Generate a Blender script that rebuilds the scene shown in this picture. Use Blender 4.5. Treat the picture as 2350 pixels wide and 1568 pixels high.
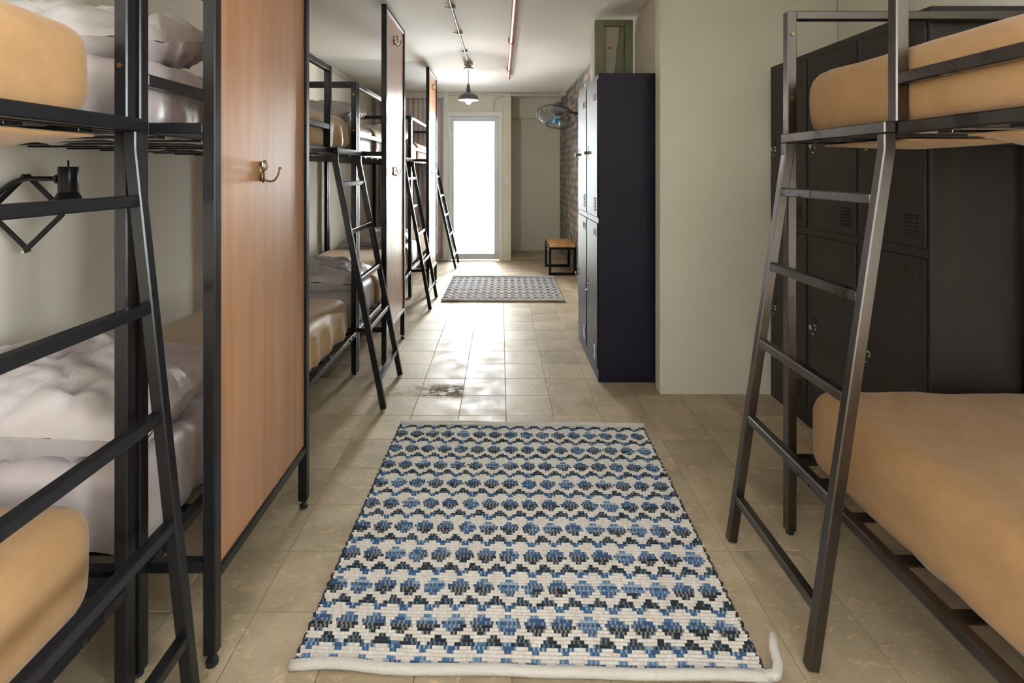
import bpy, math, random
from mathutils import Vector, noise
random.seed(7)
for o in list(bpy.data.objects): bpy.data.objects.remove(o)
SC = bpy.context.scene
COL = SC.collection

# ------------------------------------------------------------------ camera
cam_d = bpy.data.cameras.new('camera')
cam = bpy.data.objects.new('camera', cam_d); COL.objects.link(cam)
cam.location = (0, 0, 1.25); cam.rotation_euler = (math.pi/2, 0, 0)
cam_d.sensor_width = 36; cam_d.lens = 1213/2350*36
cam_d.shift_x = 26/2350; cam_d.shift_y = -391/2350
cam_d.clip_start = .02
SC.camera = cam
# ------------------------------------------------------------------ light
SC.view_settings.view_transform = 'Standard'; SC.view_settings.look = 'None'
SC.view_settings.gamma = 1; SC.view_settings.use_curve_mapping = False
SC.view_settings.exposure = 0.85
W = bpy.data.worlds.new('sky'); SC.world = W; W.use_nodes = True
bg = W.node_tree.nodes['Background']
bg.inputs[0].default_value = (.97, .985, 1.0, 1); bg.inputs[1].default_value = 56
def portal(name, loc, rot, sx, sy):
    d = bpy.data.lights.new(name, 'AREA'); d.shape = 'RECTANGLE'; d.size = sx; d.size_y = sy
    d.cycles.is_portal = True
    o = bpy.data.objects.new(name, d); COL.objects.link(o); o.location = loc; o.rotation_euler = rot
    return o
portal('door_daylight_portal', (-.355, 7.56, 1.03), (-math.pi/2, 0, 0), .75, 2.05)
portal('added_left_window_portal', (-1.90, -1.70, 1.58), (math.pi/2, 0, -math.pi/2), 1.5, 1.15)  # guides sky light through the added left window
portal('added_right_window_portal', (2.02, -1.30, 1.58), (math.pi/2, 0, math.pi/2), 1.6, 1.15)  # guides sky light through the added right window

# ------------------------------------------------------------------ helpers
class MB:
    def __init__(s): s.v = []; s.f = []
    def beam(s, p0, p1, w, h, up=(0, 0, 1), bev=.003):
        p0 = Vector(p0); p1 = Vector(p1); a = (p1-p0); L = a.length; a.normalize()
        up = Vector(up)
        if abs(a.dot(up)) > .99: up = Vector((0, 1, 0))
        r = a.cross(up).normalized(); u = r.cross(a).normalized()
        c = (p0+p1)/2; ex = Vector((w/2, L/2, h/2)); b = min(bev, w*.4, h*.4, L*.4)
        n = len(s.v)
        idx = {}
        for sx in (-1, 1):
            for sy in (-1, 1):
                for sz in (-1, 1):
                    for k in range(3):
                        q = [sx*(ex.x-(b if k != 0 else 0)), sy*(ex.y-(b if k != 1 else 0)), sz*(ex.z-(b if k != 2 else 0))]
                        idx[(sx, sy, sz, k)] = len(s.v)
                        s.v.append(c+r*q[0]+a*q[1]+u*q[2])
        F = []
        for d in (-1, 1):
            F.append([idx[(d, y, z, 0)] for y, z in ((-1, -1), (1, -1), (1, 1), (-1, 1))][::d])
            F.append([idx[(x, d, z, 1)] for x, z in ((-1, -1), (-1, 1), (1, 1), (1, -1))][::d])
            F.append([idx[(x, y, d, 2)] for x, y in ((-1, -1), (1, -1), (1, 1), (-1, 1))][::d])
        for p in (-1, 1):
            for q in (-1, 1):
                F.append([idx[(p, q, -1, 0)], idx[(p, q, 1, 0)], idx[(p, q, 1, 1)], idx[(p, q, -1, 1)]][::-p*q])
                F.append([idx[(p, -1, q, 0)], idx[(p, 1, q, 0)], idx[(p, 1, q, 2)], idx[(p, -1, q, 2)]][::p*q])
                F.append([idx[(-1, p, q, 1)], idx[(1, p, q, 1)], idx[(1, p, q, 2)], idx[(-1, p, q, 2)]][::-p*q])
        for x in (-1, 1):
            for y in (-1, 1):
                for z in (-1, 1):
                    F.append([idx[(x, y, z, 0)], idx[(x, y, z, 1)], idx[(x, y, z, 2)]][::x*y*z])
        s.f += F
        return s
    def box(s, x0, x1, y0, y1, z0, z1, bev=.003):
        x0, x1 = min(x0, x1), max(x0, x1); y0, y1 = min(y0, y1), max(y0, y1); z0, z1 = min(z0, z1), max(z0, z1)
        return s.beam(((x0+x1)/2, y0, (z0+z1)/2), ((x0+x1)/2, y1, (z0+z1)/2), x1-x0, z1-z0, (0, 0, 1), bev)
    def lathe(s, base, axis, prof, n=20, capped=True):
        base = Vector(base); a = Vector(axis).normalized()
        t = Vector((1, 0, 0)) if abs(a.x) < .9 else Vector((0, 1, 0))
        r = a.cross(t).normalized(); u = a.cross(r)
        st = len(s.v)
        for (rad, d) in prof:
            for i in range(n):
                th = 2*math.pi*i/n
                s.v.append(base+a*d+(r*math.cos(th)+u*math.sin(th))*rad)
        for j in range(len(prof)-1):
            for i in range(n):
                s.f.append([st+j*n+i, st+j*n+(i+1) % n, st+(j+1)*n+(i+1) % n, st+(j+1)*n+i])
        if capped:
            s.f.append([st+i for i in range(n)][::-1]); m = st+(len(prof)-1)*n
            s.f.append([m+i for i in range(n)])
        return s
    def cyl(s, p0, p1, r, n=14):
        p0 = Vector(p0); p1 = Vector(p1)
        return s.lathe(p0, p1-p0, [(r, 0), (r, (p1-p0).length)], n)
    def tube(s, pts, r, n=8, closed=False):
        pts = [Vector(p) for p in pts]; st = len(s.v); N = len(pts); prev = None
        for i, p in enumerate(pts):
            if closed: t = (pts[(i+1) % N]-pts[i-1]).normalized()
            else: t = (pts[min(i+1, N-1)]-pts[max(i-1, 0)]).normalized()
            if prev is None:
                q = Vector((0, 0, 1)) if abs(t.z) < .9 else Vector((1, 0, 0))
                x = t.cross(q).normalized()
            else: x = (prev-t*prev.dot(t)).normalized()
            prev = x; y = t.cross(x)
            rr = r[i] if isinstance(r, (list, tuple)) else r
            for k in range(n):
                th = 2*math.pi*k/n; s.v.append(p+(x*math.cos(th)+y*math.sin(th))*rr)
        for i in range(N if closed else N-1):
            for k in range(n):
                a = st+i*n; b = st+((i+1) % N)*n
                s.f.append([a+k, a+(k+1) % n, b+(k+1) % n, b+k])
        if not closed:
            s.f.append([st+k for k in range(n)][::-1]); s.f.append([st+(N-1)*n+k for k in range(n)])
        return s
    def grid(s, fn, nu, nv, flip=False):
        st = len(s.v)
        for j in range(nv+1):
            for i in range(nu+1): s.v.append(Vector(fn(i/nu, j/nv)))
        for j in range(nv):
            for i in range(nu):
                a = st+j*(nu+1)+i; q = [a, a+1, a+nu+2, a+nu+1]
                s.f.append(q[::-1] if flip else q)
        return s

def rootloc(p):
    while p.parent: p = p.parent
    return Vector(p.location)
def obj(name, mb, mat, parent=None, smooth=None, loc=None):
    off = rootloc(parent) if parent else Vector(loc or (0, 0, 0))
    me = bpy.data.meshes.new(name)
    me.from_pydata([tuple(Vector(v)-off) for v in mb.v], [], mb.f)
    me.materials.append(MAT[mat] if isinstance(mat, str) else mat)
    if smooth:
        me.shade_smooth()
        if smooth < 180: me.set_sharp_from_angle(angle=math.radians(smooth))
    me.update()
    o = bpy.data.objects.new(name, me); COL.objects.link(o)
    if parent: o.parent = parent
    else: o.location = off
    return o
def tag(o, label=None, cat=None, group=None, kind=None):
    if label: o['label'] = label
    if cat: o['category'] = cat
    if group: o['group'] = group
    if kind: o['kind'] = kind
    return o
def thing(name, loc, label, cat, group=None):
    o = bpy.data.objects.new(name, None); COL.objects.link(o); o.location = loc
    o.empty_display_size = .1
    return tag(o, label, cat, group)
def struct(name, mb, mat, label=None, smooth=None):
    o = obj(name, mb, mat, smooth=smooth); o['kind'] = 'structure'
    if label: o['label'] = label
    return o

# ------------------------------------------------------------------ materials
MAT = {}
def M(name, col, rough=.5, metal=0, var=None, vscale=(8, 8, 8), bump=None, coat=0, ior=1.5, sheen=0, rvar=0, emit=None, coords='Object'):
    m = bpy.data.materials.new(name); m.use_nodes = True; MAT[name] = m
    nt = m.node_tree; N = nt.nodes; L = nt.links; b = N['Principled BSDF']
    b.inputs['Base Color'].default_value = (*col, 1); b.inputs['Roughness'].default_value = rough
    b.inputs['Metallic'].default_value = metal; b.inputs['IOR'].default_value = ior
    b.inputs['Coat Weight'].default_value = coat; b.inputs['Coat Roughness'].default_value = .12
    b.inputs['Sheen Weight'].default_value = sheen
    if emit:
        b.inputs['Emission Color'].default_value = (*emit[0], 1); b.inputs['Emission Strength'].default_value = emit[1]
    if var or bump or rvar:
        tc = N.new('ShaderNodeTexCoord'); mp = N.new('ShaderNodeMapping')
        L.new(tc.outputs[coords], mp.inputs[0]); mp.inputs['Scale'].default_value = vscale
    if var or rvar:
        nz = N.new('ShaderNodeTexNoise'); nz.inputs['Scale'].default_value = 1; nz.inputs['Detail'].default_value = 6
        nz.inputs['Roughness'].default_value = .6
        L.new(mp.outputs[0], nz.inputs[0])
    if var:
        cr = N.new('ShaderNodeValToRGB'); L.new(nz.outputs[0], cr.inputs[0]); L.new(cr.outputs[0], b.inputs['Base Color'])
        cr.color_ramp.elements[0].position = .3; cr.color_ramp.elements[1].position = .7
        cr.color_ramp.elements[0].color = (*col, 1); cr.color_ramp.elements[1].color = (*var, 1)
    if rvar:
        mr = N.new('ShaderNodeMapRange'); L.new(nz.outputs[0], mr.inputs[0])
        mr.inputs[1].default_value = .3; mr.inputs[2].default_value = .7
        mr.inputs[3].default_value = max(.02, rough-rvar); mr.inputs[4].default_value = rough+rvar
        L.new(mr.outputs[0], b.inputs['Roughness'])
    if bump:
        n2 = N.new('ShaderNodeTexNoise'); n2.inputs['Scale'].default_value = bump[0]; n2.inputs['Detail'].default_value = 5
        L.new(tc.outputs[coords], n2.inputs[0])
        bp = N.new('ShaderNodeBump'); bp.inputs['Strength'].default_value = bump[1]; bp.inputs['Distance'].default_value = bump[2]
        L.new(n2.outputs[0], bp.inputs['Height']); L.new(bp.outputs[0], b.inputs['Normal'])
    return m
M('wall', (.76, .71, .61), .75, var=(.82, .77, .67), vscale=(1.5, 1.5, .8), bump=(30, .12, .004))
M('wall_sage', (.68, .66, .55), .75, var=(.73, .71, .60), vscale=(1.5, 1.5, .8), bump=(30, .12, .004))
M('wall_dark', (.06, .058, .055), .8, var=(.075, .072, .068), vscale=(1.5, 1.5, .8))  # dark only to cut fill light on surfaces facing the camera
M('ceiling', (.86, .855, .835), .8, var=(.90, .895, .88), vscale=(1.5, 4, 1), bump=(14, .12, .006))
M('white_paint', (.74, .75, .72), .5, var=(.78, .79, .76), vscale=(4, 4, 2))
M('door_frame', (.62, .68, .72), .35)
M('black_metal', (.010, .010, .012), .27, metal=0, ior=1.35)
M('lit_metal', (.105, .092, .088), .30, metal=1, ior=1.5, var=(.15, .135, .13), rvar=.04, vscale=(9, 9, 3))  # black metal made paler: light caught by the right bunk's tubes
M('grout', (.20, .165, .12), .8)
M('locker_brown', (.030, .0245, .023), .42, ior=1.36, var=(.035, .029, .027), vscale=(30, 30, 2), bump=(120, .03, .001))
M('locker_navy', (.013, .011, .026), .46, ior=1.36)
M('slot', (.004, .004, .004), .9)
M('chrome', (.75, .74, .70), .15, metal=1)
M('brass', (.30, .21, .10), .35, metal=1)
M('blanket', (.31, .170, .068), .85, sheen=.15, var=(.37, .21, .090), vscale=(14, 14, 14), bump=(160, .35, .004))
M('blanket_satin', (.44, .27, .12), .5, sheen=.3, var=(.51, .33, .16), vscale=(8, 8, 8), bump=(90, .2, .004))
M('sheet', (.44, .38, .375), .40, sheen=.2, var=(.50, .44, .43), vscale=(5, 5, 5), bump=(22, .35, .01))
M('pillow', (.48, .425, .418), .42, sheen=.2, var=(.55, .50, .49), vscale=(5, 5, 5), bump=(18, .5, .014))
M('mattress', (.62, .62, .60), .8, bump=(80, .3, .004))
M('curtain', (.50, .43, .41), .85, var=(.56, .49, .47), vscale=(9, 9, 2), bump=(200, .2, .002))
M('copper', (.50, .20, .17), .40, metal=.2, rvar=.08, vscale=(8, 8, 8))
M('conduit', (.60, .60, .57), .5)
M('conduit_grey', (.42, .40, .38), .5)
M('lamp_grey', (.10, .11, .12), .4, ior=1.6)
M('lamp_inside', (.75, .75, .72), .5)
M('bulb', (.95, .93, .88), .2, emit=((1, .9, .75), 2.5))
M('green_paint', (.20, .22, .13), .6, var=(.26, .28, .17), vscale=(9, 9, 3), bump=(50, .2, .003))
M('cream_panel', (.70, .64, .52), .7, var=(.76, .70, .58), vscale=(5, 5, 5))
M('bench_wood', (.55, .27, .10), .45, var=(.66, .36, .15), vscale=(30, 3, 30))
M('fan_plastic', (.05, .055, .06), .3, ior=1.6)
M('fan_blade', (.20, .21, .23), .25, ior=1.5)
M('fan_blue', (.02, .30, .62), .25)
M('hem', (.64, .61, .57), .9, var=(.70, .67, .63), vscale=(60, 60, 60), bump=(300, .5, .003))
M('hem_dark', (.02, .03, .035), .9)
M('switch', (.78, .78, .74), .4)
M('render_white', (.82, .83, .83), .8)
M('shutter_blue', (.20, .30, .38), .6)
M('terrace', (.75, .74, .72), .8)
M('rubber', (.012, .012, .012), .6)

def veneer():
    m = bpy.data.materials.new('veneer'); m.use_nodes = True; MAT['veneer'] = m
    nt = m.node_tree; N = nt.nodes; L = nt.links; b = N['Principled BSDF']
    tc = N.new('ShaderNodeTexCoord'); mp = N.new('ShaderNodeMapping'); L.new(tc.outputs['Object'], mp.inputs[0])
    mp.inputs['Scale'].default_value = (14, 14, .8)
    nz = N.new('ShaderNodeTexNoise'); nz.inputs['Scale'].default_value = 1.3; nz.inputs['Detail'].default_value = 9; nz.inputs['Distortion'].default_value = .7
    L.new(mp.outputs[0], nz.inputs[0])
    cr = N.new('ShaderNodeValToRGB'); L.new(nz.outputs[0], cr.inputs[0])
    e = cr.color_ramp.elements; e[0].position = .25; e[0].color = (.37, .16, .070, 1); e[1].position = .75; e[1].color = (.57, .30, .155, 1)
    n2 = N.new('ShaderNodeTexNoise'); n2.inputs['Scale'].default_value = 1.6; L.new(tc.outputs['Object'], n2.inputs[0])
    mx = N.new('ShaderNodeMixRGB'); mx.blend_type = 'MULTIPLY'; mx.inputs[0].default_value = .35
    L.new(cr.outputs[0], mx.inputs[1]); L.new(n2.outputs[0], mx.inputs[2]); 
    L.new(mx.outputs[0], b.inputs['Base Color'])
    b.inputs['Roughness'].default_value = .38; b.inputs['Coat Weight'].default_value = .5; b.inputs['Coat Roughness'].default_value = .30
veneer()
def tile_mat():
    m = bpy.data.materials.new('tile'); m.use_nodes = True; MAT['tile'] = m
    nt = m.node_tree; N = nt.nodes; L = nt.links; b = N['Principled BSDF']
    geo = N.new('ShaderNodeNewGeometry'); oi = N.new('ShaderNodeObjectInfo')
    n1 = N.new('ShaderNodeTexNoise'); n1.inputs['Scale'].default_value = 4.5; n1.inputs['Detail'].default_value = 8; n1.inputs['Roughness'].default_value = .65
    L.new(geo.outputs['Position'], n1.inputs[0])
    cr = N.new('ShaderNodeValToRGB'); L.new(n1.outputs[0], cr.inputs[0]); e = cr.color_ramp.elements
    e[0].position = .28; e[0].color = (.315, .245, .160, 1); e[1].position = .72; e[1].color = (.53, .435, .305, 1)
    # chips of ochre stone in the cement
    mp = N.new('ShaderNodeMapping'); mp.inputs['Scale'].default_value = (1, 1.6, 1); L.new(geo.outputs['Position'], mp.inputs[0])
    nd = N.new('ShaderNodeTexNoise'); nd.inputs['Scale'].default_value = 26; nd.inputs['Detail'].default_value = 2; nd.inputs['Distortion'].default_value = 1.2
    L.new(mp.outputs[0], nd.inputs[0])
    cc = N.new('ShaderNodeValToRGB'); L.new(nd.outputs[0], cc.inputs[0]); f = cc.color_ramp.elements
    f[0].position = .58; f[0].color = (0, 0, 0, 1); f[1].position = .68; f[1].color = (.5, .5, .5, 1)
    mx = N.new('ShaderNodeMixRGB'); L.new(cc.outputs[0], mx.inputs[0]); L.new(cr.outputs[0], mx.inputs[1]); mx.inputs[2].default_value = (.66, .51, .30, 1)
    # worn, repaired strip of cement across one row
    sx = N.new('ShaderNodeSeparateXYZ'); L.new(geo.outputs['Position'], sx.inputs[0])
    def rng(sock, a, b):
        q = N.new('ShaderNodeMapRange'); q.interpolation_type = 'SMOOTHSTEP'; L.new(sock, q.inputs[0]); q.inputs[1].default_value = a; q.inputs[2].default_value = b
        return q.outputs[0]
    def mul(a, b):
        q = N.new('ShaderNodeMath'); q.operation = 'MULTIPLY'; L.new(a, q.inputs[0]); L.new(b, q.inputs[1]); return q.outputs[0]
    pm = mul(mul(rng(sx.outputs[0], -.90, -.30), rng(sx.outputs[0], -.19, -.24)), mul(rng(sx.outputs[1], 2.90, 2.95), rng(sx.outputs[1], 3.12, 3.04)))
    pm = mul(pm, rng(nd.outputs[0], .34, .72)); pm = mul(pm, rng(n1.outputs[0], .30, .60))
    pt = N.new('ShaderNodeMixRGB'); L.new(pm, pt.inputs[0]); L.new(mx.outputs[0], pt.inputs[1]); pt.inputs[2].default_value = (.07, .06, .045, 1)
    hv = N.new('ShaderNodeHueSaturation'); L.new(pt.outputs[0], hv.inputs['Color'])
    mr = N.new('ShaderNodeMapRange'); L.new(oi.outputs['Random'], mr.inputs[0]); mr.inputs[3].default_value = .86; mr.inputs[4].default_value = 1.14
    L.new(mr.outputs[0], hv.inputs['Value']); L.new(hv.outputs[0], b.inputs['Base Color'])
    n3 = N.new('ShaderNodeTexNoise'); n3.inputs['Scale'].default_value = 9; n3.inputs['Detail'].default_value = 7; L.new(geo.outputs['Position'], n3.inputs[0])
    r2 = N.new('ShaderNodeMapRange'); L.new(n3.outputs[0], r2.inputs[0]); r2.inputs[1].default_value = .3; r2.inputs[2].default_value = .7
    r2.inputs[3].default_value = .40; r2.inputs[4].default_value = .62; ra = N.new('ShaderNodeMath'); ra.operation = 'ADD'; ra.use_clamp = True; L.new(r2.outputs[0], ra.inputs[0]); L.new(pm, ra.inputs[1]); L.new(ra.outputs[0], b.inputs['Roughness'])
    bp = N.new('ShaderNodeBump'); bp.inputs['Strength'].default_value = .12; bp.inputs['Distance'].default_value = .006
    L.new(n3.outputs[0], bp.inputs['Height']); L.new(bp.outputs[0], b.inputs['Normal'])
    b.inputs['IOR'].default_value = 1.33
tile_mat()
def glass_mat():
    m = bpy.data.materials.new('glass'); m.use_nodes = True; MAT['glass'] = m
    nt = m.node_tree; N = nt.nodes; L = nt.links
    for n in list(N): N.remove(n)
    out = N.new('ShaderNodeOutputMaterial'); mix = N.new('ShaderNodeMixShader'); fr = N.new('ShaderNodeFresnel'); fr.inputs[0].default_value = 1.45
    t = N.new('ShaderNodeBsdfTransparent'); t.inputs[0].default_value = (.95, .97, .97, 1)
    g = N.new('ShaderNodeBsdfGlossy'); g.inputs['Roughness'].default_value = .02
    L.new(fr.outputs[0], mix.inputs[0]); L.new(t.outputs[0], mix.inputs[1]); L.new(g.outputs[0], mix.inputs[2]); L.new(mix.outputs[0], out.inputs[0])
glass_mat()
def rug_mat():
    m = bpy.data.materials.new('rug_weave'); m.use_nodes = True; MAT['rug_weave'] = m
    nt = m.node_tree; N = nt.nodes; L = nt.links; b = N['Principled BSDF']
    at = N.new('ShaderNodeAttribute'); at.attribute_name = 'weave'
    tc = N.new('ShaderNodeTexCoord'); nz = N.new('ShaderNodeTexNoise'); nz.inputs['Scale'].default_value = 350; nz.inputs['Detail'].default_value = 3
    L.new(tc.outputs['Object'], nz.inputs[0])
    mx = N.new('ShaderNodeMixRGB'); mx.blend_type = 'OVERLAY'; mx.inputs[0].default_value = .35
    L.new(at.outputs['Color'], mx.inputs[1]); L.new(nz.outputs[0], mx.inputs[2]); L.new(mx.outputs[0], b.inputs['Base Color'])
    b.inputs['Roughness'].default_value = .9; b.inputs['Sheen Weight'].default_value = .2
    bp = N.new('ShaderNodeBump'); bp.inputs['Strength'].default_value = .5; bp.inputs['Distance'].default_value = .003
    L.new(nz.outputs[0], bp.inputs['Height']); L.new(bp.outputs[0], b.inputs['Normal'])
rug_mat()
def wallpaper():
    m = bpy.data.materials.new('wallpaper'); m.use_nodes = True; MAT['wallpaper'] = m
    nt = m.node_tree; N = nt.nodes; L = nt.links; b = N['Principled BSDF']
    tc = N.new('ShaderNodeTexCoord'); mp = N.new('ShaderNodeMapping'); L.new(tc.outputs['Object'], mp.inputs[0]); mp.inputs['Scale'].default_value = (1, 14, 7)
    vo = N.new('ShaderNodeTexVoronoi'); vo.inputs['Scale'].default_value = 1.6; vo.inputs['Randomness'].default_value = .45; L.new(mp.outputs[0], vo.inputs['Vector'])
    cr = N.new('ShaderNodeValToRGB'); cr.color_ramp.interpolation = 'CONSTANT'
    sp = N.new('ShaderNodeSeparateColor'); L.new(vo.outputs['Color'], sp.inputs[0]); L.new(sp.outputs[0], cr.inputs[0])
    cols = [(.22, .16, .12), (.42, .32, .26), (.16, .30, .28), (.52, .44, .38), (.28, .30, .20), (.50, .34, .31), (.18, .23, .30)]
    el = cr.color_ramp.elements
    for i, c in enumerate(cols):
        e = el[i] if i < 2 else el.new(i/len(cols))
        e.position = i/len(cols); e.color = (*c, 1)
    d = N.new('ShaderNodeValToRGB'); L.new(vo.outputs['Distance'], d.inputs[0]); k = d.color_ramp.elements
    k[0].position = .35; k[0].color = (1, 1, 1, 1); k[1].position = .55; k[1].color = (.34, .29, .25, 1)
    mx = N.new('ShaderNodeMixRGB'); mx.blend_type = 'MULTIPLY'; mx.inputs[0].default_value = .9
    L.new(cr.outputs[0], mx.inputs[1]); L.new(d.outputs[0], mx.inputs[2]); L.new(mx.outputs[0], b.inputs['Base Color']); b.inputs['Roughness'].default_value = .7
wallpaper()

# ------------------------------------------------------------------ the room
XL, XR, YF, YB, ZC = -1.775, 1.89, 7.40, -3.0, 2.35
XP = .894           # side of the pier
WZ0, WZ1 = 1.0, 2.15
def wall_with_window(name, xa, xb, yend, wy0, wy1, mat, wname, wlabel):
    m = MB().box(xa, xb, YB-.1, wy0, -.05, ZC+.1, 0).box(xa, xb, wy1, yend, -.05, ZC+.1, 0).box(xa, xb, wy0, wy1, -.05, WZ0, 0).box(xa, xb, wy0, wy1, WZ1, ZC+.1, 0)
    struct(name, m, mat)
    xm = (xa+xb)/2
    wn = thing(wname, (xm, (wy0+wy1)/2, WZ0), wlabel, 'window'); wn['kind'] = 'structure'; del wn['category']
    f = MB().box(xm-.03, xm+.03, wy0, wy1, WZ0, WZ0+.05).box(xm-.03, xm+.03, wy0, wy1, WZ1-.05, WZ1)
    ym = (wy0+wy1)/2
    for y in (wy0, ym-.025, wy1-.05): f.box(xm-.03, xm+.03, y, y+.05, WZ0+.05, WZ1-.05)
    obj('window_frame', f, 'door_frame', wn)
    for a, b in ((wy0+.05, ym-.025), (ym+.025, wy1-.05)): obj('pane', MB().box(xm-.003, xm+.003, a, b, WZ0+.05, WZ1-.05, 0), 'glass', wn)
wall_with_window('wall_left', XL-.1, XL, YF+.1, -2.45, -.95, 'wall', 'added_window_1', 'added window in the left wall behind the camera, for side light')  # unseen opening, added to light the faces turned left
wall_with_window('wall_right', XR, XR+.1, 3.06, -2.1, -.5, 'wall_sage', 'added_window_2', 'added window in the right wall behind the camera, for side light')  # second unseen opening, added to light the left wall and wood panels
struct('wall_pier', MB().box(XP, XR, 2.962, 3.06, -.03, ZC, .006), 'wall_sage')
struct('wall_alcove', MB().box(.96, 1.06, 3.06, 4.10, -.03, ZC, 0), 'wall')
struct('wall_papered', MB().box(.91, 1.06, 4.10, 8.125, -.03, ZC, 0), 'wallpaper')
struct('ceiling', MB().box(XL-.1, XR+.1, YB-.1, 8.3, ZC, ZC+.1, 0), 'ceiling')
mb = MB()
mb.box(XL, -.80, YF, YF+.12, -.03, ZC, 0)
struct('wall_far', mb, 'wall_sage')
struct('trim_1', MB().box(-.80, -.735, YF-.012, YF+.12, 0, ZC, .004), 'white_paint', 'white painted pilaster left of the glass door')
struct('wall_over_door', MB().box(-.735, .025, YF, YF+.12, 2.08, ZC, 0), 'wall_sage')
struct('wall_column', MB().box(.025, .146, YF-.015, YF+.15, -.03, ZC, .004), 'wall_sage')
struct('wall_recess', MB().box(.02, .96, 8.125, 8.225, -.03, ZC, 0), 'wall_sage')
struct('wall_recess_side', MB().box(.02, .146, YF+.15, 8.125, -.03, ZC, 0), 'wall_sage')
struct('trim_2', MB().box(.146, .91, 8.00, 8.125, 2.05, ZC, .004), 'wall_sage', 'shallow soffit beam across the top of the recess')
struct('trim_3', MB().box(.146, .91, YF+.02, 8.125, -.02, .03, .006), 'tile', 'low step inside the recess')
struct('wall_back', MB().box(XL-.1, XR+.1, YB-.1, YB, -.05, ZC+.1, 0), 'wall_dark')  # unseen end wall, darkened so metal facing the camera stays black

# floor: a grout bed and its tiles
T = .24125; X0T, Y0T = .0275, 2.706
fl = struct('floor', MB().box(XL-.1, XR+.1, YB-.1, 8.2, -.06, -.0025, 0), 'grout', 'beige cement tile floor')
tiles = []
for i in range(-8, 9):
    for j in range(-25, 20):
        x = X0T+(i+.5)*T; y = Y0T+(j+.5)*T
        if x+T/2 < XL or x-T/2 > XR or y-T/2 > YF+.02 or y+T/2 < YB: continue
        if y-T/2 > 3.0 and x-T/2 > .97: continue
        vis = 0
        if y > 1.05:
            px = 1149+1213*x/y; py = 393+1213*1.25/y
            if -150 < px < 2500 and py < 1700:
                vis = 1/y**2
                if x < -.95: vis *= .15
                if x > 1.0: vis *= .4
        tiles.append((vis, x, y))
tiles.sort(key=lambda t: -t[0])
tmb = MB().box(-T/2+.0011, T/2-.0011, -T/2+.0011, T/2-.0011, -.012, 0, .0012)
tme = None; rest = MB()
for k, (v, x, y) in enumerate(tiles):
    dz = -random.random()*.0009
    if k < 300 and v > 0:
        if tme is None:
            o = obj('tile', tmb, 'tile', fl); tme = o.data
        else:
            o = bpy.data.objects.new('tile', tme); COL.objects.link(o); o.parent = fl
        o.location = (x, y, dz); o.rotation_euler = (random.uniform(-.0015, .0015), random.uniform(-.0015, .0015), random.choice((0, 1, 2, 3))*math.pi/2)
    else:
        g = T/2-.0011
        rest.box(x-g, x+g, y-g, y+g, -.012, dz, .0012)
o = obj('tile_field', rest, 'tile', fl); o['kind'] = 'stuff'

# ------------------------------------------------------------------ glass door and the terrace beyond
dr = thing('door_1', (-.355, YF, 0), 'glazed white aluminium door in the far wall', 'door'); dr['kind'] = 'structure'; del dr['category']
f = MB().box(-.735, -.70, YF-.02, YF+.10, 0, 2.08).box(-.025, .025, YF-.02, YF+.10, 0, 2.08).box(-.70, -.025, YF-.02, YF+.10, 2.02, 2.08)
obj('door_frame', f, 'white_paint', dr)
lf = obj('door_leaf', MB().box(-.70, -.655, YF+.02, YF+.07, .01, 2.02).box(-.09, -.025, YF+.02, YF+.07, .01, 2.02).box(-.655, -.09, YF+.02, YF+.07, 1.95, 2.02).box(-.655, -.09, YF+.02, YF+.07, .01, .09), 'door_frame', dr)
obj('pane', MB().box(-.655, -.09, YF+.042, YF+.048, .09, 1.95, 0), 'glass', lf)
obj('handle', MB().box(-.064, -.050, YF+.005, YF+.02, .98, 1.10, .004), 'door_frame', lf)
tag(obj('terrace_slab', MB().box(-4, 4, YF+.13, 9.6, -.20, -.03, 0), 'terrace'), 'pale terrace paving outside the glass door', 'terrace')
tag(obj('parapet_wall', MB().box(-4, 4, 9.3, 9.45, -.03, .76, .01), 'render_white'), 'low white parapet seen through the glass door', 'parapet')
nb = thing('neighbour_building', (-2.8, 12, -3), 'white sunlit building opposite the glass door with a tall blue window', 'building')
obj('facade', MB().box(-5, -.75, 12, 14, -3, 2.9, 0), 'render_white', nb)
s = obj('window', MB().box(-1.16, -.93, 11.96, 12.0, .88, 2.32, .01), 'shutter_blue', nb)
obj('pane', MB().box(-1.12, -.97, 11.945, 11.96, .93, 2.27, 0), 'render_white', s)

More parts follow.
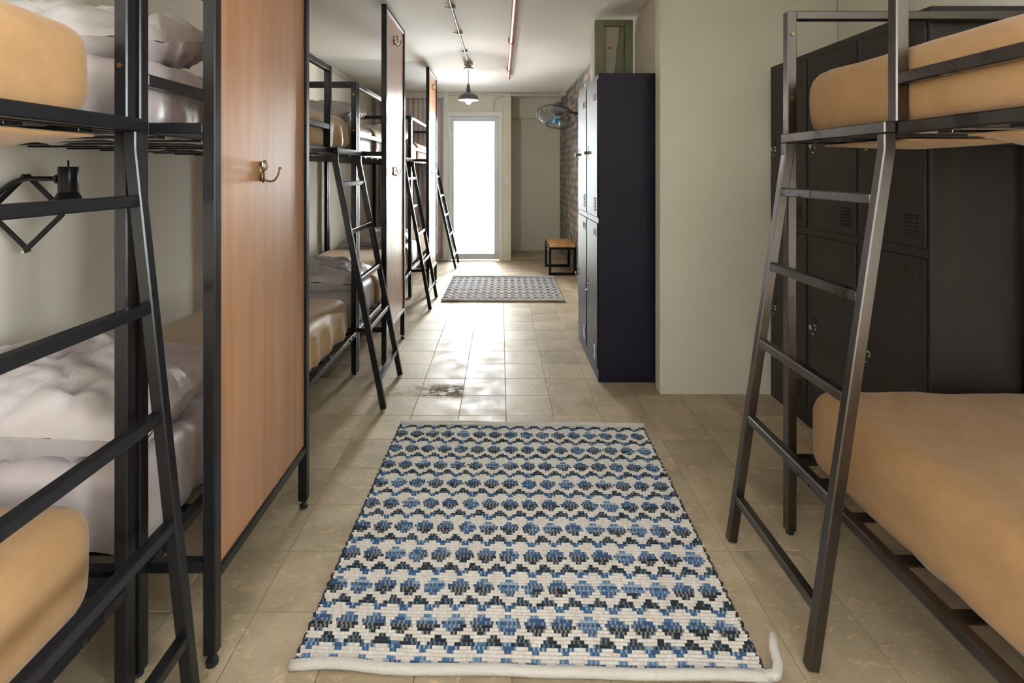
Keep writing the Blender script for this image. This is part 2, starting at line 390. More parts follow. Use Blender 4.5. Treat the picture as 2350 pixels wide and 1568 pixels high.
# ------------------------------------------------------------------ bunk beds
LB = 1.97; TB = .032; WB = .86
def make_bunk(x0, y0, sx, lean, lad_off, label, metal='black_metal', ladmetal=None):
    ladmetal = ladmetal or metal
    t = thing('bunk_bed', (x0+sx*WB/2, y0+LB/2, 0), label, 'bunk bed', 'metal bunk beds')
    X = lambda u: x0+sx*u
    def bx(m, u0, u1, y0_, y1, z0, z1, bev=.003): return m.box(X(u0), X(u1), y0+y0_, y0+y1, z0, z1, bev)
    for u in (0, WB-TB):
        for y in (0, LB-TB):
            p = obj('post', bx(MB(), u, u+TB, y, y+TB, .012, 1.80), metal, t)
            obj('foot_cap', MB().cyl((X(u+TB/2), y0+y+TB/2, 0), (X(u+TB/2), y0+y+TB/2, .014), .013, 10), 'rubber', p, 40)
            if u == 0 and y > 0:
                for z in (1.50, 1.72, .60, .62)[:2]:
                    obj('bolt', MB().cyl((X(u+TB/2), y0+y-.004, z), (X(u+TB/2), y0+y, z), .0065, 8), 'brass', p, 40)
    for zt, nm in ((.267, 'lower_frame'), (1.373, 'upper_frame')):
        fr = obj(nm, bx(bx(bx(bx(MB(), .001, TB-.001, TB, LB-TB, zt-.03, zt), WB-TB+.001, WB-.001, TB, LB-TB, zt-.03, zt), TB, WB-TB, .001, TB-.001, zt-.03, zt), TB, WB-TB, LB-TB+.001, LB-.001, zt-.03, zt), metal, t)
        n = 11
        for k in range(n):
            y = .12+k*(LB-.24)/(n-1)
            obj('slat', bx(MB(), TB-.004, WB-TB+.004, y-.02, y+.02, zt-.036, zt-.030, .001), metal, fr)
        for y in (.10, .16, .95, 1.01, LB-.16, LB-.10):
            z = zt-.015
            obj('bolt', MB().cyl((X(-.004), y0+y, z), (X(.001), y0+y, z), .006, 8), 'slot' if zt < 1 else metal, fr, 40)
    # end guards
    for y in (0, LB-TB):
        obj('end_rail', bx(MB(), TB, WB-TB, y+.001, y+TB-.001, 1.77, 1.80), metal, t)
    # front guard with the ladder gap at the foot end, back guard rail
    gp = LB-.53
    g = obj('guard_rail', bx(bx(MB(), .001, TB-.001, TB, gp, 1.770, 1.80), .001, TB-.001, TB, gp, 1.465, 1.495), metal, t)
    obj('guard_post', bx(MB(), 0, TB, gp, gp+TB, 1.373, 1.80), metal, g)
    # ladder
    ya = LB-.526+lad_off; yb = LB-.068+lad_off
    def ux(z):
        return -.016 if z > 1.30 else -.016-(lean-.016)*(1.30-z)/1.30
    la = obj('ladder', MB().beam((X(-.016), y0+ya, 1.36), (X(-.016), y0+yb+.028, 1.36), .030, .030), ladmetal, t)
    for y in (ya+.014, yb+.014):
        m = MB().beam((X(-.016), y0+y, 1.345), (X(-.016), y0+y, 1.292), .030, .028, (0, 1, 0))
        m.beam((X(-.016), y0+y, 1.305), (X(-lean), y0+y, .004), .030, .0285, (0, 1, 0))
        obj('stile', m, ladmetal, la)
    for z in (1.18, .93, .675, .42, .15):
        obj('rung', MB().beam((X(ux(z)), y0+ya+.028, z), (X(ux(z)), y0+yb, z), .027, .027, (0, 0, 1)), ladmetal, la)
    return t
PITCH = 1.985; XBL = -.884; XBR = .983
YA = 1.297-PITCH; YBk = 1.297; YC = YBk+PITCH; YD = YC+PITCH
YR = 1.842-LB
make_bunk(XBL, YA, -1, .155, .02, 'black metal bunk bed nearest the camera at the left edge')
make_bunk(XBL, YBk, -1, .27, .02, 'black metal bunk bed behind the nearest wooden privacy panel')
make_bunk(XBL, YC, -1, .25, .02, 'black metal bunk bed between the two farther wooden privacy panels')
make_bunk(XBL, YD, -1, .31, .02, 'farthest black metal bunk bed beside the curtain')
make_bunk(XBR, YR, 1, .205, -.005, 'metal bunk bed alone on the right, coloured paler for the light on its tubes', 'lit_metal', 'lit_metal')

# ------------------------------------------------------------------ bedding
def fbm(p, o=3):
    return noise.fractal(p, .9, 2.1, o)
def soft_box(x0, x1, y0, y1, z0, z1, r, faces, res, amp, seed, stretch=(1, 1, 1), hem=0, slump=0, fold=0):
    """rounded box surface; faces is a set of 'top','bot','x0','x1','y0','y1'"""
    m = MB(); c = Vector(((x0+x1)/2, (y0+y1)/2, (z0+z1)/2)); e = Vector(((x1-x0)/2, (y1-y0)/2, (z1-z0)/2))
    def shape(p):
        i = Vector((max(-e.x+r, min(e.x-r, p.x)), max(-e.y+r, min(e.y-r, p.y)), max(-e.z+r, min(e.z-r, p.z))))
        d = p-i; n = d.normalized() if d.length > 1e-6 else Vector((0, 0, 1))
        q = i+n*min(r, r) if d.length > 1e-6 else p
        w = c+q
        s = Vector((w.x*stretch[0]+seed*3.1, w.y*stretch[1]+seed*1.7, w.z*stretch[2]))
        q = q+n*fbm(s)*amp
        if n.z < .3 and fold:
            dn = (z1-w.z)/(z1-z0)
            q = q+Vector((n.x, n.y, 0))*(fold*dn*(.5+math.sin((w.x+w.y)*34+3*noise.noise(Vector((w.x*5, w.y*5, seed))))*.5))
            q.z += hem*dn*noise.noise(Vector(((w.x)*3, w.y*3, seed+5)))
        if n.z > .5:
            q.z -= slump*((p.x/e.x)**2+(p.y/e.y)**2)*.5
        return tuple(c+q)
    def nn(l): return max(3, int(l/res))
    nx, ny, nz = nn(2*e.x), nn(2*e.y), nn(2*e.z)
    if 'top' in faces: m.grid(lambda a, b: shape(Vector(((2*a-1)*e.x, (2*b-1)*e.y, e.z))), nx, ny)
    if 'bot' in faces: m.grid(lambda a, b: shape(Vector(((2*a-1)*e.x, (2*b-1)*e.y, -e.z))), nx, ny, True)
    if 'x0' in faces: m.grid(lambda a, b: shape(Vector((-e.x, (2*a-1)*e.y, (2*b-1)*e.z))), ny, nz, True)
    if 'x1' in faces: m.grid(lambda a, b: shape(Vector((e.x, (2*a-1)*e.y, (2*b-1)*e.z))), ny, nz)
    if 'y0' in faces: m.grid(lambda a, b: shape(Vector(((2*a-1)*e.x, -e.y, (2*b-1)*e.z))), nx, nz)
    if 'y1' in faces: m.grid(lambda a, b: shape(Vector(((2*a-1)*e.x, e.y, (2*b-1)*e.z))), nx, nz, True)
    # weld
    key = {}; remap = []; nv = []
    for v in m.v:
        k = (round(v[0], 4), round(v[1], 4), round(v[2], 4))
        if k not in key: key[k] = len(nv); nv.append(v)
        remap.append(key[k])
    m.v = nv; m.f = [q for q in ([remap[i] for i in f] for f in m.f) if len(set(q)) == 4]
    return m
ALL = {'top', 'bot', 'x0', 'x1', 'y0', 'y1'}
def solid(o, th):
    md = o.modifiers.new('thickness', 'SOLIDIFY'); md.thickness = th; md.offset = -1
def bedding(x0, y0, sx, zb, zt, name, ystart, seed, mmat='sheet', bmat='blanket', res=.03, fold=0, hem=0, drop=0.0, inset=.05, mamp=.006, mfold=0):
    u0, u1 = inset, WB-.05
    xa, xb = sorted((x0+sx*u0, x0+sx*u1))
    m = obj('mattress', soft_box(xa, xb, y0+.06, y0+LB-.07, zb, zt, .06, ALL, res, mamp, seed, (7, 7, 3.5), 0, 0, mfold), mmat, smooth=180, loc=((xa+xb)/2, y0+LB/2, zb))
    tag(m, 'sheeted mattress under the tan blanket on the '+name, 'mattress', 'bunk mattresses')
    o = .014
    faces = {'top', 'x0', 'x1', 'y1'}
    if ystart <= 0.06: faces.add('y0')
    b = obj('blanket', soft_box(xa-o, xb+o, y0+ystart, y0+LB-.07+o, zb-drop+.008, zt+o, .07, faces, res, .006, seed+9, (5, 3, 5), hem, .0, fold), bmat, smooth=180, loc=((xa+xb)/2, y0+LB/2, zb))
    solid(b, .007)
    tag(b, 'tan wool blanket spread over the '+name, 'blanket', 'tan blankets')
    return b
ZL0, ZL1, ZU0, ZU1 = .240, .490, 1.346, 1.56
bedding(XBL, YA, -1, ZL0, ZL1, 'lower bed at the left edge', .0, 1)
bA = bedding(XBL, YA, -1, ZU0, ZU1+.01, 'upper bed at the left edge', .0, 2)
bedding(XBL, YBk, -1, ZL0, ZL1-.015, 'lower bed behind the nearest panel', .64, 3, bmat='blanket_satin', fold=.034, hem=.045, res=.015, mamp=.016, mfold=.012)
bedding(XBL, YBk, -1, ZU0, ZU1, 'upper bed behind the nearest panel', .55, 4, bmat='blanket_satin', fold=.028, hem=.02, res=.018, mamp=.016, mfold=.012)
bedding(XBL, YC, -1, ZL0, ZL1-.015, 'lower bed behind the second panel', .60, 5, bmat='blanket_satin', fold=.03, hem=.04, res=.02)
bedding(XBL, YC, -1, ZU0, ZU1, 'upper bed behind the second panel', .55, 6, bmat='blanket_satin', fold=.015)
bedding(XBL, YD, -1, ZL0, ZL1, 'lower bed behind the third panel', .60, 7)
bedding(XBL, YD, -1, ZU0, ZU1, 'upper bed behind the third panel', .55, 8)
bedding(XBR, YR, 1, ZL0+.01, ZL1+.02, 'lower bed on the right', .0, 9, res=.025, inset=.055)
bR = bedding(XBR, YR, 1, ZU0, ZU1+.005, 'upper bed on the right', .0, 10, res=.025)
# blanket tucked through the slats of two upper beds
def tuck(par, xa, xb, ya, yb, z, seed, deep):
    def fn(a, b):
        s = math.sin(math.pi*a)**.8*math.sin(math.pi*b)**.6
        return (xa+(xb-xa)*a, ya+(yb-ya)*b, z-deep*s*(1+.35*noise.noise(Vector((a*3, b*4, seed)))))
    o = obj('tucked_edge', MB().grid(fn, 20, 24), 'blanket', par, 180); solid(o, .006)
tuck(bA, XBL-.33, XBL-.04, .86, 1.20, 1.334, 3, .030)
tuck(bA, XBL-.60, XBL-.10, .40, .80, 1.334, 4, .04)
tuck(bR, XBR+.06, XBR+.55, .80, 1.18, 1.334, 5, .06)
tuck(bR, XBR+.06, XBR+.40, 1.36, 1.70, 1.334, 6, .012)

def pillow(cx, cy, cz, w, l, t, label, rx=0, ry=0, rz=0, seed=0, mat='pillow'):
    m = MB()
    def pt(a, b, s):
        u, v = 2*a-1, 2*b-1
        k = (max(0, 1-abs(u)**2.6))**.5*(max(0, 1-abs(v)**2.6))**.5
        pin = 1-.07*(1-abs(v)**2)*abs(u)**3
        piv = 1-.07*(1-abs(u)**2)*abs(v)**3
        z = s*t/2*k
        wr = noise.fractal(Vector((u*3+seed, v*3, s*2+seed)), .8, 2.2, 4)*.024*(k*.7+.3)
        ridge = abs(noise.noise(Vector((u*2+v*3.5+seed, v*1.2-u*2.5, seed*2))))
        return (u*w/2*pin*piv, v*l/2*pin*piv, z+wr-(.034*(1-ridge)**6*k)+.01*noise.noise(Vector((u*1.3, v*1.3, seed))))
    n = 34
    m.grid(lambda a, b: pt(a, b, 1), n, n); m.grid(lambda a, b: pt(a, b, -1), n, n, True)
    me = bpy.data.meshes.new('pillow'); me.from_pydata([tuple(v) for v in m.v], [], m.f); me.materials.append(MAT[mat]); me.shade_smooth()
    o = bpy.data.objects.new('pillow', me); COL.objects.link(o); o.location = (cx, cy, cz); o.rotation_euler = (rx, ry, rz)
    return tag(o, label, 'pillow', 'grey satin pillows')
PX = XBL-.40
pillow(PX-.02, YBk+.29, .590, .74, .48, .25, 'crumpled grey satin pillow on the lower bed behind the nearest panel', .12, .05, .05, 1)
pillow(PX, YBk+.33, 1.655, .66, .48, .21, 'grey satin pillow on the upper bed behind the nearest panel', .18, .04, -.06, 2)
pillow(PX+.05, YC+.28, .565, .66, .46, .19, 'grey satin pillow on the lower bed behind the second panel', .10, .08, .08, 3)
pillow(PX, YC+.30, 1.645, .66, .46, .19, 'grey satin pillow on the upper bed behind the second panel', .1, .0, .0, 4)
pillow(PX+.02, YD+.28, .565, .66, .46, .17, 'grey satin pillow on the lower bed behind the third panel', .1, .0, .1, 5)
pillow(PX, YD+.30, 1.645, .66, .46, .19, 'grey satin pillow on the upper bed behind the third panel', .1, 0, 0, 6)

# ------------------------------------------------------------------ wooden privacy panels at the bed heads
XP0, XP1 = -.748, -.716      # panel frame thickness in x
def hook(par, y, z):
    x = XP1-.009
    h = obj('coat_hook', MB().lathe((x, y, z-.018), (1, 0, 0), [(.004, 0), (.013, .001), (.013, .004), (.009, .006)], 12).lathe((x, y, z+.020), (1, 0, 0), [(.004, 0), (.010, .001), (.010, .004), (.006, .006)], 12).box(x, x+.004, y-.009, y+.009, z-.02, z+.022, .001), 'brass', par, 40)
    for s in (-1, 0, 1):
        pts = []
        for k in range(11):
            a = k/10
            if s: pts.append((x+.005+.030*math.sin(a*1.5), y+s*(.004+.056*a), z-.022-.012*math.sin(a*math.pi)+.030*a**3))
            else: pts.append((x+.005+.016*math.sin(a*math.pi*.8), y, z-.005+.034*a))
        obj('prong', MB().tube(pts, .0032, 7).lathe(pts[-1], (0, 0, 1), [(.002, -.004), (.006, -.001), (.006, .002), (.002, .005)], 8), 'brass', h, 60)
def panel(yn, yh, label):
    yf = yn+.655
    t = thing('privacy_panel', ((XP0+XP1)/2, (yn+yf)/2, 0), label, 'partition', 'wooden privacy panels')
    for y in (yn, yf-.032):
        p = obj('post', MB().box(XP0, XP1, y, y+.032, .03, 2.30), 'black_metal', t)
        obj('foot_knob', MB().lathe(((XP0+XP1)/2, y+.016, 0), (0, 0, 1), [(.015, 0), (.015, .012), (.006, .014), (.006, .032)], 12), 'rubber', p, 40)
    obj('rail', MB().box(XP0+.001, XP1-.001, yn+.032, yf-.032, .208, .236), 'black_metal', t)
    obj('rail', MB().box(XP0+.001, XP1-.001, yn+.032, yf-.032, 2.27, 2.30), 'black_metal', t)
    obj('wood_panel', MB().box(XP0+.006, XP1-.009, yn+.032, yf-.032, .236, 2.27, .001), 'veneer', t)
    for z in (1.343, .237):
        obj('spacer_bar', MB().box(XBL, XP0, yn+.001, yn+.03, z+.001, z+.029), 'black_metal', t)
    yc = (yn+yf)/2-.06
    hook(t, yc, 1.25); hook(t, yc+.02, 2.14)
    return t
panel(1.325, YBk, 'reddish wooden privacy panel in a black frame nearest the camera')
panel(1.325+PITCH, YC, 'second reddish wooden privacy panel, past the tan bed and its ladder')
panel(1.325+2*PITCH, YD, 'farthest wooden privacy panel, beside the glass door end of the room')

# ------------------------------------------------------------------ metal lockers
def locker(x0, y0, w, d, mat, label, open_lip=False):
    H = 1.83
    t = thing('locker', (x0+d/2, y0+w/2, 0), label, 'locker', 'metal two-door lockers')
    b = MB().box(x0+.004, x0+d, y0+.0008, y0+w-.0008, .0, H, .002)
    obj('body', b, mat, t)
    for (z0, z1, vz, lz, kz) in ((.975, 1.795, 1.045, 1.70, 1.37), (.075, .937, .15, .88, .505)):
        dmb = MB().box(x0-.002, x0+.004, y0+.018, y0+w-.018, z0, z1, .0015)
        do = obj('door', dmb, mat, t)
        g = .0035
        obj('door_gap', MB().box(x0+.0020, x0+.0044, y0+.018-g, y0+w-.018+g, z0-g, z1+g, .0002), 'slot', do)
        for k in range(6):
            z = vz-.035+k*.0145
            obj('louvre', MB().box(x0-.0065, x0-.0015, y0+.05, y0+.115, z, z+.006, .002), mat, do)
            obj('louvre_slot', MB().box(x0-.0028, x0-.0015, y0+.05, y0+.115, z+.0062, z+.0098, .0002), 'slot', do)
        lb = MB().box(x0-.005, x0-.0015, y0+.05, y0+.118, lz-.022, lz-.018, .001).box(x0-.005, x0-.0015, y0+.05, y0+.054, lz-.022, lz+.02, .001).box(x0-.005, x0-.0015, y0+.114, y0+.118, lz-.022, lz+.02, .001)
        obj('label_holder', lb, mat, do)
        yk = y0+w-.065
        k = obj('lock_knob', MB().lathe((x0-.002, yk, kz), (-1, 0, 0), [(.013, 0), (.013, .005), (.008, .008), (.008, .016), (.012, .018), (.012, .026), (.006, .029)], 14), 'chrome', do, 40)
        obj('hasp', MB().box(x0-.016, x0-.002, yk-.010, yk+.010, kz-.034, kz-.029, .001), 'chrome', k)
        obj('keyhole_plate', MB().box(x0-.0035, x0-.0015, yk-.008, yk+.008, kz+.018, kz+.045, .001), 'slot', do)
    return t
names = ('nearest the camera', 'in the middle', 'touching the sage wall')
for k in range(3):
    locker(1.503, 1.85+k*.3665, .3665, .385, 'locker_brown', 'dark brown metal locker behind the right bunk bed, '+names[k]+' of its row')
locker(.575, 3.126, .40, .383, 'locker_navy', 'tall dark navy locker with its plain side facing the camera')
locker(.575, 3.526, .40, .383, 'locker_navy', 'dark navy locker half hidden behind the other, under the green frame')

# ------------------------------------------------------------------ green frame on the lockers
g = thing('green_frame', (.80, 3.82, 1.83), 'green painted wooden frame with slanted brace standing on the lockers', 'wooden frame')
y0, y1 = 3.72, 3.92; xa, xb = .664, .932; zt = 2.318
obj('stile', MB().box(xa, xa+.066, y0, y0+.035, 1.83, zt), 'green_paint', g)
obj('stile', MB().box(xb-.055, xb, y0, y0+.035, 1.83, zt), 'green_paint', g)
obj('top_rail', MB().box(xa+.066, xb-.055, y0+.001, y0+.034, zt-.045, zt), 'green_paint', g)
obj('brace', MB().beam((xb-.115, y0+.020, 1.832), (xb-.068, y0+.020, zt-.046), .040, .028, (0, 1, 0)), 'green_paint', g)
bp = obj('back_panel', MB().box(xa+.02, xb-.001, y0+.10, y0+.12, 1.83, zt-.005), 'cream_panel', g)
obj('screw', MB().cyl((xa+.125, y0+.1, 2.14), (xa+.125, y0+.096, 2.14), .006, 8), 'slot', bp)
obj('side_board', MB().box(xa, xa+.018, y0+.036, y0+.085, 1.83, zt).box(xa, xa+.018, y0+.10, y1, 1.83, zt-.02), 'cream_panel', g)

# ------------------------------------------------------------------ curtain
def curtain():
    t = thing('curtain', (-1.27, 7.30, .04), 'mauve grey pleated curtain hanging in the far left corner', 'curtain')
    def fn(a, b):
        x = -1.755+.965*a; z = .05+2.21*b
        ph = a*2*math.pi*15+.8*math.sin(a*17)
        amp = .030-.010*b
        return (x+.012*math.sin(ph*2), 7.31+amp*math.sin(ph)+.008*noise.noise(Vector((a*9, b*3, 0))), z)
    o = obj('cloth', MB().grid(fn, 300, 16), 'curtain', t, 180); solid(o, .003)
    obj('rail', MB().box(-1.76, -.79, 7.30, 7.32, 2.262, 2.285), 'conduit', t)
curtain()

# ------------------------------------------------------------------ rugs
def rug_mesh(w=1.18, l=1.26, ribs=116, cols=198, seed=1):
    R = random.Random(seed)
    verts = []; faces = []; cols_a = []
    seg = 4; rp = l/ribs
    white = (.80, .765, .715); 
    def stitch(r, c):
        pr = (r+3) % 12; pc = (c+3) % 12.4
        d = abs(pc-6.2)                               # distance to motif centre
        hp = abs(((c+3+6.2) % 12.4)-6.2)
        par = (r+c) % 2
        navy = (.009, .020, .032); blue = (.028, .085, .20); mid = (.075, .18, .35); pale = (.27, .38, .49)
        j = R.random(); u = R.uniform(-.3, .3)
        q = noise.noise(Vector((c*.05+seed*7, r*.11, 3)))
        if pr <= 5:                                    # ovals
            if d < (1.9, 4.0, 5.2, 5.3, 4.2, 2.0)[pr]+u:
                base = (navy, navy, navy, blue, blue, mid)[pr] if q < .12 else (blue, blue, mid, blue, pale, mid)[pr]
                return base if par or j < .3 else tuple(.74*a+.26*b for a, b in zip(base, white))
        elif pr in (10, 11):                           # dark triangles above the blue line
            if hp < {10: 3.1, 11: 1.5}[pr]+u: return navy if par or j < .4 else (.12, .15, .17)
        elif pr == 9:
            if hp < 4.7+u: return navy if par or j < .3 else (.10, .15, .20)
            if q > .18: return mid if j < .6 else pale
        elif pr == 8:
            if d < 3.7+u: return blue if par or j < .35 else pale
        elif pr == 7:
            if d < 1.7+u: return blue if par else mid
        t = R.uniform(.90, 1.06); pk = R.random() < .18
        return (white[0]*t*(1.0 if not pk else .97), white[1]*t*(1 if not pk else .88), white[2]*t*(1 if not pk else .84))
    edge_l = [.006*noise.noise(Vector((r*.35, 1, seed)))+.003*(r % 2) for r in range(ribs+1)]
    edge_r = [.006*noise.noise(Vector((r*.35, 9, seed)))+.003*(r % 2) for r in range(ribs+1)]
    nrow = ribs*seg+1
    for j in range(nrow):
        r = j/seg; v = r/ribs; k = min(int(r), ribs)
        prof = abs(math.sin(math.pi*r))**.6
        for i in range(cols+1):
            a = i/cols
            x = (-w/2+edge_l[k]) + (w+edge_r[k]-edge_l[k])*a
            y = -l/2+l*v+.004*noise.noise(Vector((a*5, v*3, seed)))+.0025*noise.noise(Vector((a*16, v*9, 5)))
            wav = .006*max(0, noise.noise(Vector((a*4, v*5, seed+2))))*(abs(2*v-1)**2+.25)
            z = .0030+.0068*prof+wav+.0008*math.sin(i*math.pi)
            verts.append((x, y, z))
    for r in range(ribs):
        rowc = [stitch(r, c) for c in range(cols)]
        for s in range(seg):
            j = r*seg+s
            for i in range(cols):
                b = j*(cols+1)+i
                faces.append((b, b+1, b+cols+2, b+cols+1)); cols_a.append(rowc[i])
    me = bpy.data.meshes.new('weave'); me.from_pydata(verts, [], faces)
    at = me.color_attributes.new('weave', 'FLOAT_COLOR', 'CORNER')
    buf = []
    for c in cols_a: buf += [c[0], c[1], c[2], 1]*4
    at.data.foreach_set('color', buf)
    me.materials.append(MAT['rug_weave']); me.shade_smooth()
    return me
RUG = rug_mesh()
def rug(cx, cy, rz, sy, label, tail):
    t = thing('rug', (cx, cy, 0), label, 'rug', 'blue and white woven rugs'); t.rotation_euler.z = rz; t.scale.y = sy
    o = bpy.data.objects.new('weave', RUG); COL.objects.link(o); o.parent = t
    w, l = 1.18, 1.26
    def hem(y, n, seed):
        pts = []
        for k in range(41):
            a = k/40
            pts.append((-w/2-.004+(w+.008)*a, y+.006*noise.noise(Vector((a*6, seed, 0))), .013+.008*max(0, noise.noise(Vector((a*5, seed, 4))))))
        return MB().tube(pts, .012, 10)
    off = Vector((cx, cy, 0))
    for y, s in ((-l/2-.008, 1), (l/2+.008, 2)):
        m = hem(y, 0, s); m.v = [v+off for v in m.v]; obj('hem', m, 'hem', t, 180)
    for s in (-1, 1):
        pts = [(s*(w/2+.003*math.sin(k*1.9)), -l/2+l*k/116, .006+.003*math.sin(k*2.4)) for k in range(117)]
        m = MB().tube(pts, .0042, 6); m.v = [v+off for v in m.v]; obj('selvedge', m, 'hem_dark', t, 180)
    if tail:
        pts = [(w/2-.01, -l/2-.008, .014), (w/2+.02, -l/2-.004, .016), (w/2+.036, -l/2+.02, .02), (w/2+.040, -l/2+.05, .03), (w/2+.050, -l/2+.075, .048)]
        m = MB().tube(pts, [.012, .013, .013, .0125, .009], 10); m.v = [v+off for v in m.v]; obj('cord_tail', m, 'hem', t, 180)
rug(.083, 1.945, -.026, 1.0, 'blue and white woven rug in the foreground with a corded hem', True)
rug(.028, 5.63, -.010, .89, 'smaller looking blue and white woven rug near the far door', False)

# ------------------------------------------------------------------ bench by the papered wall
bn = thing('bench', (.745, 6.63, 0), 'small wooden bench with black metal legs against the papered wall', 'bench')
x0, x1, y0, y1, zt = .578, .905, 6.34, 6.93, .365
for k in range(3):
    w = (x1-x0)/3
    obj('plank', MB().box(x0+.008+k*(w-.004), x0+.006+(k+1)*(w-.004), y0+.004, y1-.004, zt-.03, zt, .002), 'bench_wood', bn)
for y in (y0, y1-.03):
    l_ = MB().box(x0, x0+.03, y, y+.03, 0, zt-.03).box(x1-.03, x1, y, y+.03, 0, zt-.03).box(x0+.03, x1-.03, y+.001, y+.029, .0, .03).box(x0+.03, x1-.03, y+.001, y+.029, zt-.06, zt-.031)
    obj('leg_frame', l_, 'black_metal', bn)
obj('side_rail', MB().box(x0, x0+.008, y0+.03, y1-.03, zt-.06, zt-.002), 'black_metal', bn)

# ------------------------------------------------------------------ wall fan
def fan():
    c = Vector((.625, 5.94, 1.86))
    n = Vector((-.22, -.46, -.86)).normalized()
    t = thing('wall_fan', (c.x, c.y, c.z), 'black wall fan with a blue hub tilted down beside the papered wall', 'fan')
    a = n.cross(Vector((0, 0, 1))).normalized(); b = n.cross(a).normalized(); R = .225
    def P(r, th, d): return c+(a*math.cos(th)+b*math.sin(th))*r+n*d
    def ring(m, r, d, w=.003): m.tube([P(r, 2*math.pi*k/40, d) for k in range(40)], w, 5, True)
    for nm, s in (('front_cage', 1), ('rear_cage', -1)):
        m = MB()
        for r, d in ((.06, .075), (.12, .068), (.175, .05), (R, .0)): ring(m, r, d*s, .0022 if r < R else .005)
        for k in range(36):
            th = 2*math.pi*k/36
            m.tube([P(.05, th, .076*s), P(.12, th, .068*s), P(.18, th, .047*s), P(.215, th, .018*s), P(R, th, 0)], .0012, 4)
        obj(nm, m, 'fan_plastic', t, 180)
    hb = obj('hub', MB().lathe(c+n*.02, n, [(.02, 0), (.030, .005), (.030, .05), (.02, .062), (.005, .064)], 20), 'fan_blue', t, 40)
    for k in range(3):
        m = MB(); th0 = 2*math.pi*k/3
        m.grid(lambda u, v: P(.035+.165*u, th0+(v-.5)*(.7+.75*u), -.012+.035*(v-.5)*1.2+.02), 10, 8)
        o = obj('blade', m, 'fan_blade', t, 180); solid(o, .003)
    obj('motor', MB().lathe(c-n*.06, -n, [(.04, 0), (.062, .005), (.066, .07), (.05, .115), (.015, .125)], 22), 'fan_plastic', t, 50)
    p0 = c-n*.12
    obj('neck', MB().tube([p0, p0+Vector((.06, .01, .0)), p0+Vector((.14, .02, -.04)), Vector((.885, p0.y+.03, p0.z-.06))], .016, 10), 'fan_plastic', t, 60)
    obj('wall_bracket', MB().box(.878, .909, p0.y-.03, p0.y+.09, p0.z-.16, p0.z+.03, .006), 'fan_plastic', t)
fan()

# ------------------------------------------------------------------ pendant lamp, conduits, pipe
def pendant():
    x, y = -.327, 5.36
    t = thing('pendant_lamp', (x, y, ZC), 'grey industrial pendant lamp hanging from the ceiling', 'lamp')
    obj('ceiling_box', MB().lathe((x, y, ZC), (0, 0, -1), [(.045, 0), (.045, .030), (.030, .034), (.030, .05), (.05, .052), (.05, .066), (.01, .07)], 18), 'conduit_grey', t, 40)
    obj('cord', MB().cyl((x, y, 2.285), (x, y, 2.13), .004, 8), 'conduit', t, 60)
    sh = obj('shade', MB().lathe((x, y, 2.14), (0, 0, -1), [(.006, 0), (.014, .02), (.020, .06), (.024, .085), (.026, .092), (.055, .102), (.088, .120), (.098, .140), (.103, .166), (.106, .168), (.104, .171), (.096, .142), (.086, .124), (.05, .107), (.02, .100)], 32, False), 'lamp_grey', t, 40)
    obj('bulb', MB().lathe((x, y, 2.04), (0, 0, -1), [(.012, 0), (.014, .03), (.026, .06), (.030, .08), (.024, .102), (.006, .112)], 16), 'bulb', t, 180)
    d = bpy.data.lights.new('pendant_light', 'POINT'); d.energy = 14; d.color = (1, .95, .88); d.shadow_soft_size = .03
    lo = bpy.data.objects.new('pendant_light', d); COL.objects.link(lo); lo.parent = t; lo.location = (0, 0, 1.895-ZC)
pendant()
cn = thing('ceiling_conduit', (-.327, 2.5, ZC-.01), 'thin grey conduit clipped along the ceiling to the pendant lamp', 'conduit')
obj('pipe', MB().cyl((-.327, -.5, ZC-.011), (-.327, 5.32, ZC-.011), .009, 10), 'conduit_grey', cn, 60)
for y in (2.9, 3.5, 4.15, 4.8):
    obj('clip', MB().box(-.345, -.300, y, y+.014, ZC-.022, ZC-.001, .002).box(-.372, -.345, y+.002, y+.010, ZC-.014, ZC-.006, .001), 'conduit_grey', cn)
cp = thing('copper_pipe', (.09, 3, ZC-.03), 'copper red sprinkler pipe running along the ceiling', 'pipe')
obj('pipe', MB().cyl((.09, -1, ZC-.034), (.09, 6.02, ZC-.034), .019, 16), 'copper', cp, 60)
obj('end_cap', MB().lathe((.09, 5.99, ZC-.034), (0, 1, 0), [(.023, 0), (.023, .05), (.016, .06), (.004, .062)], 16), 'copper', cp, 40)
for y in (3.10, 4.35, 5.55):
    obj('clamp', MB().lathe((.09, y, ZC-.034), (0, 1, 0), [(.0235, 0), (.0235, .022)], 16).box(.062, .072, y, y+.02, ZC-.036, ZC-.001, .001), 'copper', cp, 40)
tl = thing('wall_trunking', (XL+.01, 4, 2.31), 'white cable trunking along the top of the left wall', 'trunking')
obj('duct', MB().box(XL, XL+.018, -.5, 7.25, 2.296, 2.318, .002), 'conduit', tl)
obj('junction_box', MB().box(XL, XL+.035, 4.85, 5.03, 2.27, 2.335, .004), 'conduit', tl)
tf = thing('end_trunking', (.2, 7.37, 2.31), 'white cable trunking across the top of the far wall with flexible hose', 'trunking')
obj('duct', MB().box(-.735, .905, 7.362, 7.384, 2.302, 2.322, .002), 'conduit', tf)
obj('junction_box', MB().box(.035, .135, 7.350, 7.384, 2.285, 2.335, .004), 'conduit', tf)
obj('junction_box', MB().box(.82, .905, 7.30, 7.36, 2.305, ZC-.001, .004), 'conduit', tf)
obj('flexible_hose', MB().tube([(.04, 7.372, 2.30), (-.02, 7.372, 2.295), (-.075, 7.372, 2.26), (-.10, 7.374, 2.20), (-.095, 7.376, 2.14), (-.10, 7.378, 2.085)], .013, 10), 'conduit', tf, 60)
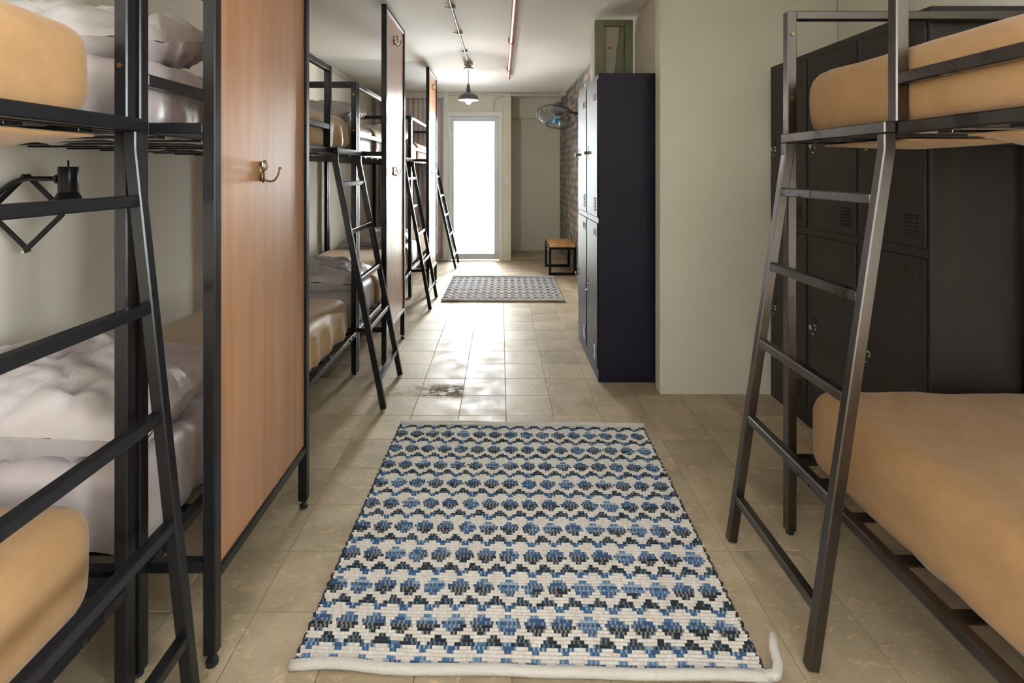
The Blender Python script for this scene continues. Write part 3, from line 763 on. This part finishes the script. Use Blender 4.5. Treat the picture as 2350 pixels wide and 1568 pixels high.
sw = thing('light_switch', (.086, 7.38, 1.13), 'white double light switch on the column beside the door', 'switch')
obj('plate', MB().box(.058, .114, 7.377, 7.385, 1.07, 1.19, .003), 'switch', sw)
for z in (1.09, 1.135): obj('rocker', MB().box(.072, .100, 7.373, 7.377, z, z+.035, .002), 'switch', sw)
s2 = thing('wall_socket', (.955, 3.36, 2.0), 'small cream blank plate high on the alcove wall above the locker', 'switch plate')
obj('plate', MB().box(.952, .96, 3.33, 3.40, 1.94, 2.03, .003), 'cream_panel', s2)

# ------------------------------------------------------------------ scissor reading lamps on the left wall
def scissor(y, z, reach, hgt, label, flip=1):
    t = thing('reading_lamp', (XL, y, z), label, 'lamp', 'black scissor arm reading lamps')
    obj('wall_bracket', MB().box(XL, XL+.012, y-.02, y+.02, z-.16, z+.16, .003), 'black_metal', t)
    w = reach/1.5
    x = XL+.012
    nodes = [x, x+w*.5, x+w*1.5]
    def bar(p, q, dy):
        obj('scissor_bar', MB().beam((p[0], y+dy, p[1]), (q[0], y+dy, q[1]), .004, .018, (0, 1, 0) if False else (q[1]-p[1], 0, -(q[0]-p[0])), .001), 'black_metal', t)
    h = hgt/2
    bar((x, z+h*.0+.0), (x+w*.5, z+h), -.006); bar((x, z), (x+w*.5, z-h), .006)
    bar((x+w*.5, z+h), (x+w*1.0, z), .0); bar((x+w*.5, z-h), (x+w*1.0, z), -.012)
    ex = x+w*1.0
    obj('rivet', MB().cyl((x+w*.5, y-.018, z-h), (x+w*.5, y+.010, z-h), .005, 8), 'chrome', t, 60)
    obj('rivet', MB().cyl((x+w*.5, y-.018, z+h), (x+w*.5, y+.010, z+h), .005, 8), 'black_metal', t, 60)
    hx = x+w*1.12; zz = z+h
    pts = []
    yy = y-.03*flip
    for k in range(13):
        a = k/12
        pts.append((x-.0+.02+(hx-x-.055)*a, yy, z+.03+(h*.92-.03)*math.sin(min(1, a*1.7)*math.pi/2)))
    obj('gooseneck', MB().tube(pts, .0085, 10), 'black_metal', t, 60)
    sk = obj('socket', MB().lathe((hx, yy, zz+.030), (0, 0, -1), [(.028, 0), (.029, .003), (.029, .085), (.026, .09)], 18).cyl((hx, yy, zz+.03), (hx, yy, zz+.052), .003, 8).lathe((hx-.028, yy, zz-.012), (-1, 0, 0), [(.018, 0), (.016, .012), (.010, .018)], 12), 'black_metal', t, 40)
    obj('shade', MB().lathe((hx, yy, zz-.055), (0, 0, -1), [(.028, 0), (.034, .012), (.046, .040), (.048, .055), (.044, .055), (.040, .040), (.026, .014)], 24, False), 'black_metal', t, 50)
scissor(1.82, 1.105, .40, .26, 'black scissor arm reading lamp on the wall above the nearest lower bed')
scissor(YBk+.50, 1.86+.1, .12, .16, 'black scissor arm reading lamp above the nearest upper bed, hidden by its panel')
scissor(YC+.55, 1.20, .14, .19, 'black scissor arm reading lamp above the second lower bed')
scissor(YC+.55, 1.80, .14, .15, 'black scissor arm reading lamp high above the second upper bed')
